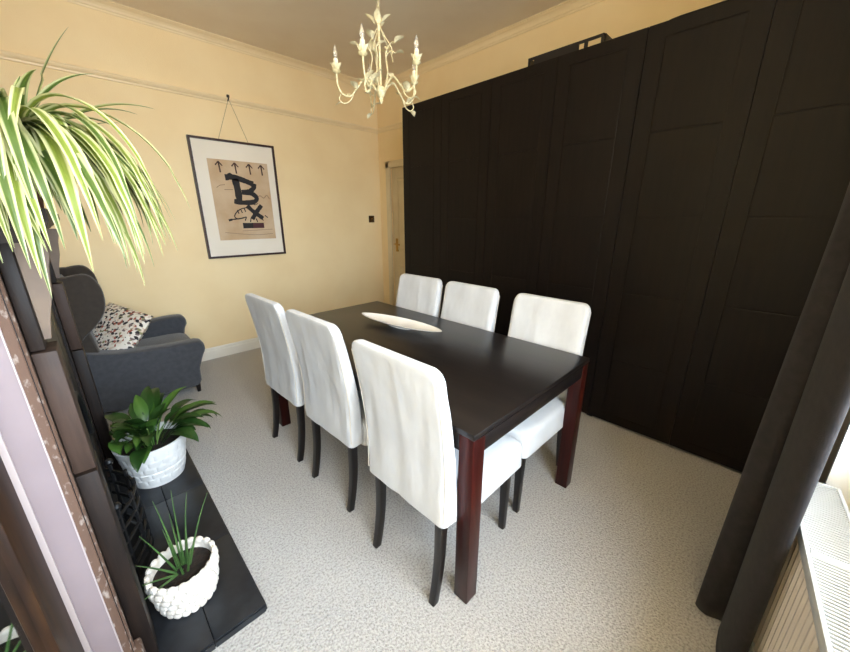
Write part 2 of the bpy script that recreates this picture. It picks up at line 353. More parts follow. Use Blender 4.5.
# ================================================================== DINING TABLE
TX, TY, TW, TL, TH = .764, .561, .906, 1.704, .74
t = thing('dining_table', 'long black-brown dining table with square reddish legs', 'table', (TX+TW/2, TY+TL/2, 0))
hx, hy = TW/2, TL/2
MB().box(-hx, hx, -hy, hy, TH-.022, TH).build('tabletop', 'table_black', t, bevel=.003)
for s in (-1, 1):
    box('apron', 'table_black', -hx+.062, hx-.062, s*(hy-.014)-.010, s*(hy-.014)+.010, TH-.088, TH-.022, t, .001)
    box('apron', 'table_black', s*(hx-.014)-.010, s*(hx-.014)+.010, -hy+.062, hy-.062, TH-.088, TH-.022, t, .001)
box('extension_seam', 'chair_leg', -hx+.02, hx-.02, -hy-.0006, -hy+.01, TH-.024, TH-.0215, t)
for sx_ in (-1, 1):
    for sy_ in (-1, 1):
        box('leg', 'table_leg', sx_*(hx-.033)-.031, sx_*(hx-.033)+.031, sy_*(hy-.033)-.031, sy_*(hy-.033)+.031, .0, TH-.022, t, .004)

# ================================================================== CHAIRS
def make_chair(label, seed, loc, rz):
    t = thing('dining_chair', label, 'chair', loc, rz, 'white covered chairs around the dining table')
    rnd = random.Random(seed); off = Vector((seed*3.7, seed*1.3, 0))
    # local frame: faces +x, x=0 at the rear feet
    for s in (-1, 1):
        y = s*.172
        pts = bez([(.055, y, .46), (.050, y, .34), (.044, y, .20), (.030, y, .09), (.012, y, 0)], 5)
        MB().loft([[(p.x+q[0], p.y+q[1], p.z) for q in rrect(.019-.004*(1-p.z/.46), .019-.005*(1-p.z/.46), .004, 2)] for p in reversed(pts)]).build('leg', 'chair_leg', t, smooth=True)
        MB().loft([[(.484+q[0], y+q[1], z) for q in rrect(h_, h_, .004, 2)] for z, h_ in ((0, .0135), (.2, .0165), (.41, .0195))]).build('leg', 'chair_leg', t, smooth=True)
    # backrest cover: rounded slab lofted upward, folds along its length
    rings = []; HB = .972; ZB = .375; R = .048
    zs = [ZB, ZB+.002]+[ZB+.01+(HB-R-ZB-.01)*i/26 for i in range(27)]+[HB-R+R*math.sin(PI/2*i/7) for i in range(1, 8)]
    def rx(z): return .016+.004*math.sin((z-.4)*6)-.050*max(0, (z-.55)/.42)**1.4
    for i, z in enumerate(zs):
        hw = .216+.004*(z-.4)
        th = .080-.036*(z-ZB)/(HB-ZB)
        if z > HB-R:
            q = (z-(HB-R))/R; hw -= R*(1-math.sqrt(max(0, 1-q*q)))*.8; 
            th *= (1-.35*(1-math.sqrt(max(0, 1-q**4))))
            hw = max(hw, .1)
        cx = rx(z)+.5*(.080-.036*(z-ZB)/(HB-ZB)); ring = []
        for j, (px, py) in enumerate(rrect(th/2, hw, min(.022, th*.45), 4)):
            ring.append([cx+px, py, z])
        # subdivide the long flat sides so folds show
        out = []
        n = len(ring)
        for j in range(n):
            a, b = Vector(ring[j]), Vector(ring[(j+1) % n]); out.append(a)
            sub_n = {4: 4, 9: 24, 14: 4, 19: 24}.get(j, 1)
            for k in range(1, sub_n): out.append(a.lerp(b, k/sub_n))
        ring = []
        nn = len(out)
        for j, p in enumerate(out):
            edge = 1 if z < HB-R else max(0, 1-(z-HB+R)/R)
            mid = .4+.6*math.sin(PI*min(1, max(0, (z-ZB)/(HB-ZB))))
            f = noise.noise(Vector((p.y*9.5, p.z*2.6, (3 if p.x > cx else 0)))+off)*.0080*mid
            f += noise.noise(Vector((p.y*34+p.z*3, p.z*3.2, (5 if p.x > cx else 0)))+off)*.0042*mid
            f += noise.noise(Vector((p.y*9+p.z*14, p.z*6, 9))+off)*.0025*mid
            sgn = 1 if p.x > cx else -1
            flat = 1 if abs(p.y) < hw-.02 else .25
            ring.append((p.x+sgn*f*flat*edge, p.y+(.5*f if flat < 1 else 0)+(.004*noise.noise(Vector((p.z*9, sgn, 4))+off) if flat < 1 else 0), p.z+(.005*noise.noise(Vector((p.y*14, 2, sgn))+off) if i < 2 else 0)))
        rings.append(ring)
    MB().loft(rings).build('backrest_cover', 'cover_cotton', t, smooth=True)
    # piped seams up the sides and over the top of the back
    for sgn in (-1, 1):
        pts = []
        for z in [ZB+.02+(HB-.06-ZB)*i/12 for i in range(13)]:
            thk = .105-.045*(z-ZB)/(HB-ZB); pts.append((rx(z)+.004, sgn*(.216+.004*(z-.4)-.006), z))
        MB().tube(pts, .0022, 5).build('seam', 'cover_seam', t, smooth=True)
    # seat cover
    rings = []
    for z, ins, hz in ((.352, .000, 0), (.354, -.001, 0), (.38, .000, 0), (.41, .002, 0), (.44, .002, 0), (.458, .006, 0), (.468, .014, 0), (.474, .028, 0), (.479, .07, 0), (.482, .13, 0)):
        ring = []
        for q in rrect(.226-ins, .222-ins, .03, 5, .312, 0):
            f = noise.noise(Vector((q[0]*14, q[1]*14, z*5))+off)*.006
            ring.append((max(q[0]+f*.6, .06), q[1]+f, z+(f*.6 if z < .36 or z > .47 else 0)))
        rings.append(ring)
    MB().loft(rings).build('seat_cover', 'cover_cotton', t, smooth=True)
    return t
LX = .668
make_chair('white slipcovered dining chair nearest the camera, seen from behind', 1, (LX+.004, .830, 0), .02)
make_chair('white slipcovered dining chair, middle of the row with backs to the plants', 2, (LX+.02, 1.425, 0), .03)
make_chair('white slipcovered dining chair nearest the framed picture, seen from behind', 3, (LX+.010, 1.955, 0), .03)
RX = 1.775
make_chair('white slipcovered dining chair facing the camera, nearest the grey curtain', 4, (RX, .845, 0), PI)
make_chair('white slipcovered dining chair against wardrobe side, middle of that row', 5, (RX+.005, 1.395, 0), PI-.02)
make_chair('white slipcovered dining chair on wardrobe side, nearest the cream door', 6, (RX+.008, 1.882, 0), PI+.02)

# ================================================================== DISH on the table
def dish():
    N = 48; rings = []
    def el(s, z, w=1.0): return [(s*.076*w*math.copysign(abs(math.cos(2*PI*j/N))**1.25, math.cos(2*PI*j/N)), s*.330*math.sin(2*PI*j/N), z*.76) for j in range(N)]
    for s, z in ((.28, .0), (.30, .004), (.27, .010), (.55, .020), (.85, .036), (.985, .046), (1, .050), (.985, .050), (.93, .042), (.7, .028), (.4, .019), (.1, .017)):
        rings.append(el(s, z))
    o = MB().loft(rings).build('dish', 'ceramic', None, smooth=True, loc=(1.33, 1.595, TH+.0005)); o.rotation_euler.z = .13
    tag(o, 'long narrow white ceramic dish on the black table', 'dish')
dish()

# ================================================================== CHANDELIER
def leaf_mesh(L, Wd, fold=.25, curl=.3, n=5):
    m = MB(); rows = []
    for i in range(n+1):
        u = i/n; w = Wd*math.sin(PI*min(1, u*.97+.03))**.8*.5+.0004
        y = u*L; z = -curl*L*u*u
        rows.append([(-w, y, z+fold*w), (0, y, z), (w, y, z+fold*w)])
    for r in rows: m.v += r
    for i in range(n):
        for j in range(2):
            a = i*3+j; m.f.append((a, a+1, a+4, a+3))
    m.uv = [(j/2, i/n) for i in range(n+1) for j in range(3)]
    return m
CX, CY = 1.36, 1.73
t = thing('chandelier', 'cream metal chandelier with curling leafy arms and candle bulbs', 'chandelier', (CX, CY, 0))
MB().lathe([(0, 2.872), (.02, 2.872), (.045, 2.885), (.055, 2.909)], n=24).build('ceiling_rose', 'chandelier_cream', t, smooth=True)
z = 2.872; k = 0
while z > 2.385:
    pts = [(.0075*math.cos(a), 0, -.013+.014*math.sin(a)) for a in [2*PI*i/12 for i in range(13)]]
    o = MB().tube([(x, 0, z_) if k % 2 else (0, x, z_) for x, _, z_ in pts], .0017, 5, cap=False).build('chain_link', 'chandelier_cream', t, smooth=True, loc=(0, 0, z)); z -= .0235; k += 1
MB().tube([(0, 0, 2.40), (0, 0, 2.02)], .0065, 10).build('stem', 'chandelier_cream', t, smooth=True)
MB().lathe([(.002, 2.385), (.014, 2.38), (.018, 2.36), (.010, 2.345), (.008, 2.33)], n=14).build('stem_cap', 'chandelier_cream', t, smooth=True)
MB().lathe([(.006, 2.075), (.02, 2.065), (.027, 2.045), (.02, 2.025), (.011, 2.015), (.013, 2.005), (.006, 1.99), (.001, 1.985)], n=16).build('stem_boss', 'chandelier_cream', t, smooth=True)
def put_leaf(parent, p, az, el, L, Wd, name='leaf', m='chandelier_leaf', roll=0, curl=.3):
    o = leaf_mesh(L, Wd, .35, curl).build(name, m, parent, smooth=True, loc=p)
    o.rotation_euler = (Matrix.Rotation(az-PI/2, 3, 'Z') @ Matrix.Rotation(el, 3, 'X') @ Matrix.Rotation(roll, 3, 'Y')).to_euler(); return o
rnd = random.Random(5)
VA = math.radians(90-38.2)                   # bearing of the lamp seen from the room corner
for k in range(5):
    a = VA-math.radians(200-72*k)
    ca, sa = math.cos(a), math.sin(a)
    def P(r, z): return (r*ca, r*sa, z)
    path = bez([P(.012, 2.03), P(.045, 2.075), P(.085, 2.10), P(.125, 2.06), P(.165, 2.02), P(.205, 2.03), P(.228, 2.07), P(.232, 2.125)], 7)
    arm = MB().tube(path, .0048, 8).build('arm', 'chandelier_cream', t, smooth=True)
    curl = bez([P(.14, 2.045), P(.165, 2.00), P(.20, 1.985), P(.225, 2.005), P(.215, 2.03)], 6)
    MB().tube(curl, .0032, 6).build('scroll', 'chandelier_cream', arm, smooth=True)
    up_ = bez([P(.03, 2.06), P(.05, 2.13), P(.04, 2.21), P(.075, 2.25), P(.10, 2.245)], 6)
    MB().tube(up_, .003, 6).build('scroll', 'chandelier_cream', arm, smooth=True)
    MB().lathe([(.004, 0), (.016, .004), (.024, .014), (.022, .016), (.012, .010), (.004, .009)], c=P(.232, 2.122), n=16).build('drip_cup', 'chandelier_cream', arm, smooth=True)
    MB().lathe([(.012, .008), (.0125, .06), (.010, .066), (.006, .067)], c=P(.232, 2.125), n=14, cap=True).build('candle_sleeve', 'candle', arm, smooth=True)
    MB().lathe([(.005, .066), (.010, .076), (.012, .087), (.009, .102), (.004, .118), (.0008, .128)], c=P(.232, 2.125), n=14, cap=True).build('bulb', 'bulb_glass', arm, smooth=True)
    for q in range(5): put_leaf(arm, P(.232, 2.128), a+q*2*PI/5+.3, .75, .052, .036, curl=-.2)
    put_leaf(arm, path[22], a+1.2, .6, .062, .038); put_leaf(arm, path[30], a-1.2, .7, .062, .038); put_leaf(arm, path[12], a+PI*.8, .9, .06, .036)
    put_leaf(arm, up_[-1], a, .5, .06, .042); put_leaf(arm, up_[14], a+PI*.6, .8, .056, .036); put_leaf(arm, P(.02, 2.345), a+.4, .9, .06, .034); put_leaf(arm, curl[14], a+.5, -.2, .045, .03)
    rod = MB().tube(bez([P(.006, 2.335), P(.035, 2.29), P(.075, 2.235), P(.085, 2.20)], 5), .0024, 6).build('scroll', 'chandelier_cream', arm, smooth=True)

# ================================================================== PICTURE on the back wall
PX0, PX1, PZ0, PZ1 = .897, 1.655, 1.010, 2.088
t = thing('framed_picture', 'brown framed abstract print with black letters hanging from the picture rail', 'picture', ((PX0+PX1)/2, YB, (PZ0+PZ1)/2))
pw, ph = (PX1-PX0)/2, (PZ1-PZ0)/2
fr = .019
box('backing', 'mount_card', -pw+.004, pw-.004, -.018, -.006, -ph+.004, ph-.004, t)
fm = MB().box(-pw, -pw+fr, -.034, -.003, -ph, ph).box(pw-fr, pw, -.034, -.003, -ph, ph).box(-pw+fr, pw-fr, -.034, -.003, ph-fr, ph).box(-pw+fr, pw-fr, -.034, -.003, -ph, -ph+fr)
fm.build('frame', 'frame_brown', t)
ax0, ax1, az0, az1 = 1.025-1.276, 1.570-1.276, 1.178-1.549, 1.915-1.549
pp = box('print_sheet', 'print_paper', ax0, ax1, -.0195, -.018, az0, az1, t)
aw, ah = ax1-ax0, az1-az0
def stroke(m, pts, w, y=-.0202, jit=.12, sd=0):
    rr = random.Random(sd); P = [Vector((ax0+u*aw, 0, az1-v*ah)) for u, v in pts]; P = bez(P, 5) if len(P) > 2 else [P[0].lerp(P[1], i/6) for i in range(7)]
    L = []; R_ = []
    for i, p in enumerate(P):
        d_ = (P[min(i+1, len(P)-1)]-P[max(i-1, 0)]).normalized(); nrm = Vector((-d_.z, 0, d_.x)); ww = w*.5*(1+rr.uniform(-jit, jit))
        L.append((p.x+nrm.x*ww, y, p.z+nrm.z*ww)); R_.append((p.x-nrm.x*ww, y, p.z-nrm.z*ww))
    k = len(m.v); n = len(P); m.v += L+R_
    for i in range(n-1): m.f.append((k+i, k+i+1, k+n+i+1, k+n+i))
m = MB(); S = stroke
S(m, [(.40, .22), (.42, .37), (.42, .53)], .062, sd=1); S(m, [(.24, .21), (.40, .205), (.55, .235), (.70, .275)], .050, sd=2); S(m, [(.72, .265), (.69, .33), (.60, .375), (.48, .385)], .046, y=-.0203, sd=3)
S(m, [(.48, .385), (.66, .40), (.73, .455), (.66, .505), (.46, .515), (.33, .50)], .044, y=-.0204, sd=4); S(m, [(.26, .20), (.33, .165), (.38, .20)], .02, y=-.0205, sd=5)
m.build('letter_b', 'print_ink', pp)
m = MB(); S(m, [(.54, .555), (.64, .63), (.80, .72)], .042, sd=6); S(m, [(.80, .545), (.70, .63), (.60, .73)], .042, y=-.0203, sd=7)
m.build('letter_x', 'print_ink', pp)
m = MB()
S(m, [(.55, .575), (.42, .60), (.33, .65), (.30, .70), (.36, .725), (.50, .70)], .010, sd=8); S(m, [(.22, .735), (.36, .725), (.46, .71)], .012, y=-.0203, sd=9)
for u, v, a, b in ((.36, .61, .02, .05), (.42, .60, .02, .05), (.48, .585, .02, .05), (.50, .70, -.03, .05), (.58, .71, -.02, .06), (.67, .72, .02, .05), (.76, .70, .04, .05), (.84, .68, .05, .03)):
    S(m, [(u, v), (u+a, v+b)], .010, y=-.0204, sd=int(u*100))
S(m, [(.19, .745), (.25, .735)], .02, y=-.0205); S(m, [(.56, .54), (.62, .52), (.68, .54), (.74, .52)], .006, y=-.0205)
m.build('brush_marks', 'print_ink', pp)['kind'] = 'stuff'
for u in (.17, .43, .67, .88):
    m = MB(); S(m, [(u, .03), (u+.01, .155)], .013, sd=1); S(m, [(u-.055, .07), (u, .025)], .011, y=-.0203, sd=2); S(m, [(u, .025), (u+.055, .075)], .011, y=-.0204, sd=3)
    m.build('arrow', 'print_arrow', pp)
m = MB(); S(m, [(.42, .815), (.60, .815)], .052, jit=.03); m.build('dark_bar', 'print_ink', pp)
m = MB(); S(m, [(.60, .815), (.80, .815)], .052, jit=.03); m.build('red_bar', 'print_red', pp)
m = MB(); S(m, [(.74, .44), (.80, .42), (.86, .45), (.92, .41), (.97, .46)], .005); S(m, [(.20, .36), (.34, .355)], .004); S(m, [(.40, .885), (.95, .87)], .003); S(m, [(.10, .9), (.6, .94), (.95, .93)], .003, y=-.0203); S(m, [(.08, .34), (.14, .31), (.22, .30)], .004, y=-.0204)
m.build('scribble', 'print_line', pp)['kind'] = 'stuff'
hk = MB().tube(bez([(.006, -.012, .872), (.006, -.045, .880), (.006, -.050, .905), (.006, -.038, .915)], 4), .006, 8).box(-.004, .016, -.052, -.036, .895, .915).build('rail_hook', 'iron', t)
m = MB().tube([(.006, -.046, .884), (-.13, -.008, ph-.02)], .0016, 5).tube([(.006, -.046, .884), (.15, -.008, ph-.02)], .0016, 5)
m.build('hanging_wire', 'wire', t)

# light switch
t = thing('light_switch', 'small dark bronze light switch on the cream wall by the door', 'switch', (2.86, YB, 1.372))
box('plate', 'switch_bronze', -.043, .043, -.008, 0, -.043, .043, t, .003); MB().tube([(0, -.008, 0), (0, -.022, .006)], .006, 8).build('toggle', 'brass', t)

# ================================================================== HEARTH with slate tiles
HX, HY0, HY1 = .224, 1.072, 2.56
t = thing('hearth', 'black slate tiled hearth lying on the carpet below the fireplace', 'hearth', (0, 0, 0))
box('bed', 'grout', BX+.001, HX-.003, HY0+.003, HY1-.003, .0005, .024, t)
ys = [HY0, 1.50, 1.93, 2.36, HY1]; xs = [BX+.002, -.115, .056, HX]
for i in range(3):
    for j in range(4):
        box('tile', 'slate', xs[i]+.0015, xs[i+1]-.0015, ys[j]+.0015, ys[j+1]-.0015, .024, .031, t, .0012)
for i in range(3): box('edge_tile', 'slate', xs[i]+.0015, xs[i+1]-.0015, HY0-.004, HY0+.003, .001, .0235, t)
for j in range(4): box('edge_tile', 'slate', HX-.003, HX+.004, ys[j]+.0015, ys[j+1]-.0015, .001, .0235, t)

# ================================================================== FIREPLACE SURROUND
t = thing('fireplace_surround', 'tall dark wooden fireplace surround with worn pale painted side and mantel shelf', 'fireplace', (0, 0, 0))
Z0 = .0315; FX = -.125
for y0, y1, near in ((1.10, 1.30, 1), (2.34, 2.54, 0)):
    box('pilaster', 'surround_dark', BX+.001, FX-.003, y0+.006, y1, Z0, 1.345, t)
    ya, yb_ = (y0+.07, y0+.17)
    box('pilaster_panel', 'surround_wood', FX-.002, -.084, ya, yb_, .755, 1.09, t, .003)
    box('plinth', 'surround_dark', FX-.002, -.082, ya-.010, yb_+.012, Z0, .752, t, .004)
    box('capital', 'surround_dark', FX-.002, -.100, ya, yb_, 1.095, 1.342, t, .004)
    MB().prism([(-.0995, 1.115), (-.088, 1.115), (-.080, 1.16), (-.064, 1.22), (-.056, 1.28), (-.048, 1.31), (-.048, 1.342), (-.0995, 1.342)], 1, ya+.025, yb_-.025).build('corbel', 'corbel_wood', t)
    if near:
        MB().prism([(-.1468, y0), (-.1468, y0+.03), (FX+.001, y0+.03), (FX+.001, y0+.014), (FX-.006, y0+.004)], 2, Z0+.13, 1.343).build('worn_edge', 'stripped_edge', t)
        box('painted_side', 'side_mauve', -.198, -.147, y0-.004, y0+.006, Z0, 1.343, t)
        box('painted_bead', 'side_bead', -.214, -.1985, y0-.007, y0+.006, Z0, 1.343, t, .002)
        box('side_lip', 'side_bead', -.1485, -.146, y0-.007, y0+.006, Z0, 1.343, t)
        box('side_foot', 'stripped_edge', -.1468, -.108, y0-.010, y0+.05, Z0, .16, t, .008)
box('frieze', 'surround_dark', BX+.001, FX-.02, 1.30, 2.34, 1.06, 1.345, t)
MB().prism([(BX+.001, 1.345), (-.070, 1.345), (-.062, 1.356), (-.052, 1.360), (-.034, 1.372), (-.028, 1.386), (-.028, 1.410), (BX+.001, 1.410)], 1, 1.055, 2.585).build('mantel_shelf', 'surround_dark', t)
# cast iron insert with fire opening
t = thing('fireplace_insert', 'black cast iron fireplace insert inside the wooden surround', 'fireplace', (0, 0, 0))
box('back_plate', 'iron', BX+.001, BX+.02, 1.302, 2.338, Z0, 1.058, t)
m = MB().box(BX+.02, FX-.012, 1.302, 1.52, Z0, 1.058).box(BX+.02, FX-.012, 2.12, 2.338, Z0, 1.058).box(BX+.02, FX-.012, 1.52, 2.12, .72, 1.058)
m.build('iron_frame', 'iron', t, bevel=.006)
m = MB()
for a in range(13):
    an = PI*a/12; an2 = PI*(a+1)/12
m.tube([(FX-.006, 1.82-.31*math.cos(PI*i/16), .42+.30*math.sin(PI*i/16)) for i in range(17)], .012, 8); m.build('arch_moulding', 'iron', t, smooth=True)
# freestanding grate front / ash guard
t = thing('fire_grate', 'black cast iron fire grate with bars standing on the hearth', 'grate', (-.111, 1.70, .0315))
pts = [(.0+.078*math.sin(PI*i/14), -.20+.4*i/14) for i in range(15)]
for zc in (.06, .12, .18, .24, .30): MB().tube([(x, y, zc) for x, y in pts], .0065, 6).build('bar', 'iron', t, smooth=True)
for i in (1, 4, 7, 10, 13): MB().tube([(pts[i][0], pts[i][1], 0), (pts[i][0], pts[i][1], .33)], .0075, 6).build('upright', 'iron', t)
for i in (1, 13): MB().lathe([(.001, 0), (.012, .006), (.016, .018), (.012, .030), (.001, .036)], c=(pts[i][0], pts[i][1], .328), n=12).build('finial', 'iron', t, smooth=True)
m = MB().loft([[(x*s_, y, z_) for x, y in [(-.02, -.20)]+pts+[(-.02, .20)]] for z_, s_ in ((.001, 1.12), (.025, 1.1), (.03, .8))]); m.build('ash_pan', 'iron', t)

# ================================================================== MIRROR beside the fireplace
MY0, MY1, MZ1 = .22, 1.078, 1.26
t = thing('mirror', 'tall mirror in a wide brown wooden frame beside the fireplace', 'mirror', (-.190, .996, .012), -.044)
ML = .72                                     # local: y runs back along the chimney breast, x towards the room
for y0, y1, z0, z1 in ((-.125, 0, 0, MZ1), (-ML, -ML+.11, 0, MZ1), (-ML+.11, -.125, 0, .10), (-ML+.11, -.125, MZ1-.105, MZ1)):
    box('frame_rail', 'mirror_frame', -.024, 0, y0, y1, z0, z1, t, .006)
box('mirror_glass', 'mirror_glass', -.022, -.016, -ML+.10, -.115, .09, MZ1-.09, t)

# ================================================================== ARMCHAIR and cushion
t = thing('armchair', 'grey upholstered wing armchair in the corner behind the fireplace', 'armchair', (0, 0, 0))
def slab(name, poly, y0, y1, m, r=.03, parent=t):
    n = len(poly); cx = sum(p[0] for p in poly)/n; cz = sum(p[1] for p in poly)/n
    rings = []
    for y, s in ((y0, .86), (y0+r*.3, .95), (y0+r, 1), (y1-r, 1), (y1-r*.3, .95), (y1, .86)):
        k = (1-s)
        ring = []
        for px, pz in poly:
            L = math.hypot(px-cx, pz-cz) or 1; f = 1-k*min(.12, L)/L*1.6 if False else 1-k*.045/max(L, .05)*3
            ring.append((cx+(px-cx)*f, y, cz+(pz-cz)*f))
        rings.append(ring)
    return MB().loft(rings).build(name, m, parent, smooth=True)
def smoothpoly(p, n=5):
    P = [Vector((a, b, 0)) for a, b in p]; k = len(P); out = []
    for i in range(k):
        a, b, c, d = P[i-1], P[i], P[(i+1) % k], P[(i+2) % k]
        for q in range(n):
            u = q/n; v = .5*((2*b)+(c-a)*u+(2*a-5*b+4*c-d)*u*u+(3*b-a-3*c+d)*u**3); out.append((v.x, v.y))
    return out
# near arm and far arm (in x,z) with rounded overhanging front
arm = [(-.16, .07), (.30, .065), (.50, .07), (.525, .20), (.565, .31), (.588, .36), (.582, .415), (.545, .442), (.42, .446), (.25, .455), (.05, .470), (-.16, .48)]
slab('arm', smoothpoly(arm, 3), 3.17, 3.30, 'armchair_cloth')
arm2 = [(p[0], p[1]+((.095 if p[0] > .4 else .07) if p[1] > .3 else 0)) for p in arm]
slab('arm', smoothpoly(arm2, 3), 3.74, 3.87, 'armchair_cloth')
slab('seat_base', smoothpoly([(-.15, .08), (.2, .08), (.505, .08), (.52, .2), (.515, .27), (.2, .275), (-.15, .275)], 3), 3.30, 3.74, 'armchair_cloth', .02)
slab('seat_cushion', smoothpoly([(-.10, .28), (.2, .28), (.52, .28), (.545, .335), (.52, .39), (.2, .40), (-.10, .395)], 3), 3.305, 3.735, 'armchair_cloth', .03)
slab('backrest', smoothpoly([(-.22, .14), (-.10, .14), (-.03, .40), (-.06, .70), (-.10, .95), (-.16, 1.0), (-.22, .97), (-.24, .6)], 3), 3.22, 3.82, 'wing_cloth', .04)
wing = [(-.20, .50), (-.12, .50), (-.10, .60), (-.02, .68), (.040, .76), (.066, .85), (.060, .96), (.01, 1.035), (-.09, 1.03), (-.20, .985)]
slab('wing', smoothpoly(wing, 4), 3.17, 3.235, 'wing_cloth', .02); slab('wing', smoothpoly(wing, 4), 3.805, 3.87, 'wing_cloth', .02)
for x in (-.13, .49):
    for y in (3.215, 3.825): MB().lathe([(.013, 0), (.018, .06), (.019, .085)], c=(x, y, 0), n=12, cap=True).build('foot', 'chair_leg', t, smooth=True)
m = MB(); N = 20
vs = []
for s in (1, -1):
    for i in range(N+1):
        for j in range(N+1):
            u, v = i/N*2-1, j/N*2-1; th = .065*((1-u**4)*(1-v**4))**.55*s
            pin = 1-.07*(1-abs(u))*abs(v)**2; pin2 = 1-.07*(1-abs(v))*abs(u)**2
            m.v.append((.235*u*pin, .235*v*pin2, th))
for s in (0, 1):
    for i in range(N):
        for j in range(N):
            a = s*(N+1)**2+i*(N+1)+j; m.f.append((a, a+1, a+N+2, a+N+1) if s else (a, a+N+1, a+N+2, a+1))
o = m.build('cushion', 'cushion_print', smooth=True, loc=(.06, 3.49, .525)); o.rotation_euler = (.25, -.85, .3)
tag(o, 'square cushion with a speckled print on the grey armchair', 'cushion')

# ================================================================== PEACE LILY
LXY = (.072, 2.18)
t = thing('peace_lily', 'leafy green peace lily in a large white embossed pot on the hearth', 'potted plant', (LXY[0], LXY[1], .0315))
def pot_r(z): return .114+.042*(z/.235)**.9
N = 120; rings = []
for i in range(41):
    z = .235*i/40; ring = []
    for j in range(N):
        a = 2*PI*j/N; r = pot_r(z)
        if .02 < z < .205:
            row = (z-.02)/.037; k = int(row); fz = row-k; fa = (a/(2*PI)*15+(k % 2)*.5) % 1
            dd = max(abs(fa-.5)*1.9, abs(fz-.5)*1.9)+.25*abs(fa-.5)*abs(fz-.5); r += .0050*min(1, max(0, 1-dd)*7)*(.55+.45*fz)-.001
        elif z >= .205: r += .004
        ring.append((r*math.cos(a), r*math.sin(a), z))
    rings.append(ring)
for r, z in ((.155, .237), (.149, .234), (.144, .18)): rings.append([(r*math.cos(2*PI*j/N), r*math.sin(2*PI*j/N), z) for j in range(N)])
MB().loft(rings).build('pot', 'pot_white', t, smooth=True)
MB().lathe([(.001, .195), (.07, .200), (.143, .195)], n=28).build('soil', 'soil', t, smooth=True)
rnd = random.Random(11)
def arch(p0, az, el, L, droop, n):
    """centreline leaving p0 at elevation el and bending down"""
    p = Vector(p0); out = [p.copy()]; e_ = el
    for i in range(n):
        s = L/n; p = p+Vector((math.cos(az)*math.cos(e_), math.sin(az)*math.cos(e_), math.sin(e_)))*s; out.append(p.copy()); e_ -= droop/n*(.4+1.2*i/n)
    return out
def clampx(line, x):
    for q in line: q.x = max(q.x, x)
    return line
def blade(line, width, az, fold=.3, wave=0, sd=0):
    m = MB(); n = len(line)-1; side0 = Vector((-math.sin(az), math.cos(az), 0))
    for i, p in enumerate(line):
        d_ = (line[min(i+1, n)]-line[max(i-1, 0)]).normalized(); side = (side0-d_*side0.dot(d_)).normalized(); nrm = side.cross(d_)
        if nrm.z < 0 and abs(d_.z) < .9: nrm = -nrm
        w = width(i/n)
        for j, q in enumerate((-1, -.5, 0, .5, 1)):
            m.v.append(tuple(p+side*w*q+nrm*(abs(q)*fold*w+wave*w*math.sin(i*1.7+q*3+sd)))); m.uv.append((j/4, i/n))
    for i in range(n):
        for j in range(4):
            a = i*5+j; m.f.append((a, a+1, a+6, a+5))
    return m
for i in range(64):
    az = rnd.uniform(0, 2*PI); ring = rnd.random()
    el = 1.45-.75*ring+rnd.uniform(-.1, .1); L = rnd.uniform(.22, .385)*(1 if ring > .2 else .9); pet = .42
    r0 = .015+.05*ring
    if math.sin(az) < -.3 or math.cos(az) < -.6: el += .22; L *= .82
    line = clampx(arch((r0*math.cos(az), r0*math.sin(az), .195), az, el, L, 1.3+.9*ring, 14), -.125); wl = rnd.uniform(.026, .038)
    def wd(u, wl=wl):
        if u < pet: return .0024
        s = (u-pet)/(1-pet); return .0014+wl*math.sin(PI*s**.72)**.9*(1 if s < .999 else 0)
    blade(line, wd, az, .28, .06, i).build('leaf', 'lily_leaf_light' if rnd.random() < .28 else 'lily_leaf', t, smooth=True)
for i in range(12):
    az = rnd.uniform(0, 2*PI); line = arch((.03*math.cos(az), .03*math.sin(az), .195), az, 1.2, rnd.uniform(.10, .2), .6, 6)
    MB().tube(line, .0028, 5).build('stalk', 'stem_green', t, smooth=True)

# ================================================================== BEADED POT with spiky leaves
t = thing('spiky_plant', 'thin spiky green plant in a round white beaded pot', 'potted plant', (.035, 1.305, .0315))
MB().lathe([(.001, 0), (.078, 0), (.086, .02), (.100, .08), (.104, .14), (.102, .160), (.095, .160), (.092, .12), (.085, .10)], n=48).build('pot', 'bead_white', t, smooth=True)
MB().lathe([(.001, .128), (.05, .130), (.094, .126)], n=24).build('soil', 'soil', t, smooth=True)
m = MB(); rows = 6; nb = 20
for k in range(rows):
    z = .016+k*.0275; rr = (.082 if k == 0 else .086+.0175*min(1, k/4)) if k < 5 else .1015
    for j in range(nb):
        a = 2*PI*(j+.5*(k % 2))/nb; c = Vector((rr*math.cos(a), rr*math.sin(a), z)); vs = []; fs = []
        nu, nv = 8, 5
        for q in range(nv+1):
            ph_ = PI*q/nv
            for s in range(nu):
                th = 2*PI*s/nu; x, y, zz = .0115*math.sin(ph_)*math.cos(th), .0160*math.sin(ph_)*math.sin(th), .0142*math.cos(ph_)
                vs.append((c.x+x*math.cos(a)-y*math.sin(a), c.y+x*math.sin(a)+y*math.cos(a), c.z+zz))
        for q in range(nv):
            for s in range(nu): fs.append((q*nu+s, q*nu+(s+1) % nu, (q+1)*nu+(s+1) % nu, (q+1)*nu+s))
        m.add(vs, fs)
m.build('bead_rows', 'bead_white', t, smooth=True)
rnd = random.Random(4)
spec = [(1.9, 1.4, .28), (1.2, 1.48, .30), (.6, 1.44, .28), (.2, 1.25, .27), (2.6, 1.2, .2), (3.14, .95, .15), (3.6, .25, .125), (1.5, 1.52, .22), (4.5, 1.3, .14), (5.2, 1.25, .15), (0.9, 1.3, .2), (2.2, 1.5, .18), (3.6, .7, .13)]
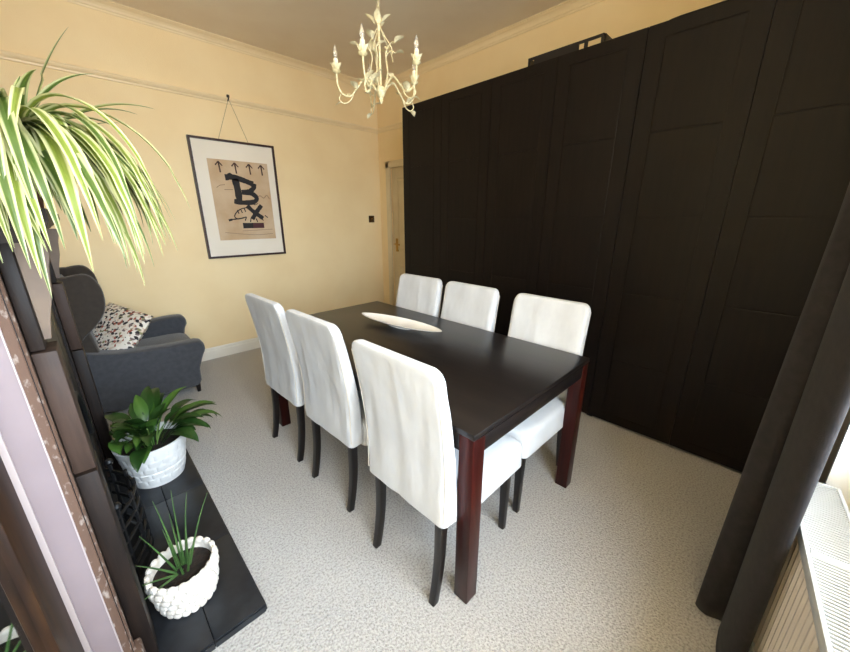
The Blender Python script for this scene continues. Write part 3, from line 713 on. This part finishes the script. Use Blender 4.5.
for i, (az, el, L) in enumerate(spec):
    line = arch((.022*math.cos(az), .022*math.sin(az), .128), az, el, L, .25 if L > .2 else .15, 9)
    MB().tube(line, [.0038*(1-.9*(q/9)**1.5)+.0004 for q in range(10)], 6).build('leaf', 'aloe', t, smooth=True)

# ================================================================== SPIDER PLANT on the mantel
t = thing('spider_plant', 'striped spider plant trailing long leaves over the mantel shelf', 'potted plant', (-.075, 1.19, 1.411))
MB().lathe([(.001, 0), (.042, 0), (.056, .085), (.062, .088), (.062, .108), (.055, .108), (.052, .08)], n=28).build('pot', 'terracotta', t, smooth=True)
MB().lathe([(.001, .095), (.055, .092)], n=20).build('soil', 'soil', t, smooth=True)
rnd = random.Random(23)
def spider(az, el, L, droop, w, r0, dark, early=True):
    p = Vector((.03+r0*math.cos(az), r0*math.sin(az), .10+.04*rnd.random())); daz = rnd.gauss(0, .55) if early else 0; az0 = az; line = [p.copy()]; e_ = el; n = 18
    for i in range(n):
        p = p+Vector((math.cos(az)*math.cos(e_), math.sin(az)*math.cos(e_), math.sin(e_)))*(L/n); line.append(p.copy()); az += daz/n
        e_ -= droop/n*((1.7-1.4*i/n) if early else (.4+1.2*i/n))
    def wd(u): return w*(.55+.45*math.sin(PI*min(1, u*1.25)) if u < .4 else 1-.96*((u-.4)/.6)**1.7)
    for q in line:                            # rest on the shelf, stay clear of the wall behind
        if q.x < .058 and q.z < .006 and q.y > -.14: q.z = .006+.002*rnd.random()
        q.x = max(q.x, -.125+.01*rnd.random())
    blade(line, wd, (az+az0)/2, .35, .0).build('leaf', 'spider_leaf_dark' if dark else 'spider_leaf', t, smooth=True)
for i in range(160):
    az = rnd.gauss(-.75, .8) if i % 5 else rnd.uniform(-2.5, -1.4)
    L = rnd.uniform(.18, .40)+(.10 if rnd.random() < .15 else 0); el = rnd.uniform(.2, 1.25)
    L = min(L*.72, .29) if az > -.45 else min(L*(1.3 if az > -1.3 else 1.12), .36 if az > -.85 else .45)
    spider(az, el, L, el+rnd.uniform(1.3, 1.6), rnd.uniform(.0080, .0125), rnd.uniform(.0, .04), rnd.random() < .22)
for az, el, L, dr in ((.1, 1.22, .27, .30), (2.6, 1.2, .24, .5), (2.0, 1.1, .24, .8), (3.0, 1.0, .24, .9), (1.2, 1.3, .18, .6), (-.4, 1.2, .22, 1.2), (.1, 1.0, .26, 1.3), (-2.2, 1.0, .25, 1.2), (-2.7, .9, .28, 1.3), (-1.9, 1.2, .25, .9), (.0, .8, .28, 1.0), (3.6, 1.1, .24, 1.0), (-1.2, 1.2, .22, 1.3), (.5, .7, .24, .6), (-.1, .9, .2, 1.8)):
    spider(az, el, L, dr, .0115, .015, rnd.random() < .5, False)
# small pink ornament behind the plant
t = thing('pink_flower', 'small pink flower ornament on the mantel behind the spider plant', 'ornament', (-.075, 1.42, 1.4105))
MB().lathe([(.001, 0), (.022, 0), (.026, .03), (.012, .05), (.010, .07)], n=16, cap=True).build('vase', 'terracotta', t, smooth=True)
MB().tube([(0, 0, .07), (.04, -.05, .11), (.10, -.09, .125)], .003, 6).build('stalk', 'stem_green', t, smooth=True)
for k in range(9):
    o = leaf_mesh(.036, .032, .3, .3).build('petal', 'pink_petal', t, smooth=True, loc=(.10, -.09, .125)); o.rotation_euler = (rnd.uniform(.2, .9), rnd.uniform(-.3, .3), k*2*PI/9)

# ================================================================== RADIATOR
RA = .095; RL = 1.12
t = thing('radiator', 'white panel radiator with slatted top grille under the window', 'radiator', (1.50, -.158, 0), PI+RA)
# local: x along its length (0 = far end), y = depth towards the wall, z up
RT = .60; RD = .105
m = MB(); pts = []; nr = 34
for i in range(nr*4+1):
    x = .02+(RL-.04)*i/(nr*4); ph_ = i % 4; pts.append((x, (0, .0, .006, .006)[ph_]))
m.loft([[(x, y, z) for x, y in pts] for z in (.125, .14, RT-.045, RT-.03)], closed=False, cap=False)
m.build('front_panel', 'radiator_panel', t)
box('front_edge', 'radiator_enamel', 0, RL, -.004, .006, RT-.034, RT, t, .003)
box('bottom_edge', 'radiator_enamel', 0, RL, -.003, .006, .10, .13, t, .003)
box('end_panel', 'radiator_enamel', -.002, .006, .006, RD, .10, RT, t, .002)
box('end_panel', 'radiator_enamel', RL-.006, RL+.002, .006, RD, .10, RT, t, .002)
box('back_panel', 'radiator_enamel', 0, RL, RD-.004, RD+.004, .10, RT, t)
box('core', 'radiator_inside', .02, RL-.02, .03, RD-.03, .13, RT-.05, t)
m = MB(); ns = 104
for i in range(ns):
    x = .012+(RL-.024)*i/ns
    m.box(x, x+.0038, .006, RD-.004, RT-.014, RT-.001)
o = m.build('grille_slats', 'radiator_enamel', t)
for x in (.35, .70): box('grille_bar', 'radiator_enamel', x, x+.022, .006, RD-.004, RT-.012, RT+.001, t)
for x in (.06, RL-.06):
    MB().tube([(x, .05, 0), (x, .05, .12)], .008, 8).build('pipe', 'radiator_enamel', t, smooth=True)

# ================================================================== CURTAIN
t = thing('curtain', 'heavy dark grey curtain hanging in deep folds beside the window', 'curtain', (0, 0, 0))
def curtain_ring(z):
    s = z/2.45; pts = []
    lean = -.035*min(1, s/.57)
    # folded path in plan: three deep pleats running back along x
    key = [(1.76, -.14), (1.72, -.10), (1.66, -.055), (1.58, -.10), (1.52, -.15), (1.46, -.10), (1.425, -.052), (1.375, -.046), (1.352, -.075), (1.372, -.112), (1.335, -.116), (1.25, -.122), (1.17, -.142), (1.155, -.166), (1.20, -.172), (1.30, -.160), (1.40, -.150)]
    P = bez([Vector((x+.012*math.sin(z*2.3+i), y+.002+lean*(1 if y > -.115 else .06)+(.006 if i < 10 else .002)*math.sin(z*1.7+i*1.9), 0)) for i, (x, y) in enumerate(key)], 7)
    return [(p.x, p.y, z) for p in P]
rings = [curtain_ring(.006+2.45*i/36) for i in range(37)]
m = MB(); m.loft(rings, cap=False, closed=False)
o = m.build('fabric', 'curtain_cloth', t, smooth=True)
sm = o.modifiers.new('thickness', 'SOLIDIFY'); sm.thickness = .005; sm.offset = 0
MB().tube([(-.35, -.13, 2.50), (2.2, -.13, 2.50)], .014, 12).build('pole', 'iron', t, smooth=True)
for x in (1.45, 1.55, 1.65):
    MB().tube([(x, -.13+.024*math.cos(2*PI*i/16), 2.493+.024*math.sin(2*PI*i/16)) for i in range(17)], .003, 6, cap=False).build('ring', 'iron', t, smooth=True)
for x in (-.25, 2.1): MB().tube([(x, -.13, 2.50), (x, WY, 2.50)], .010, 8).build('bracket', 'iron', t, smooth=True)
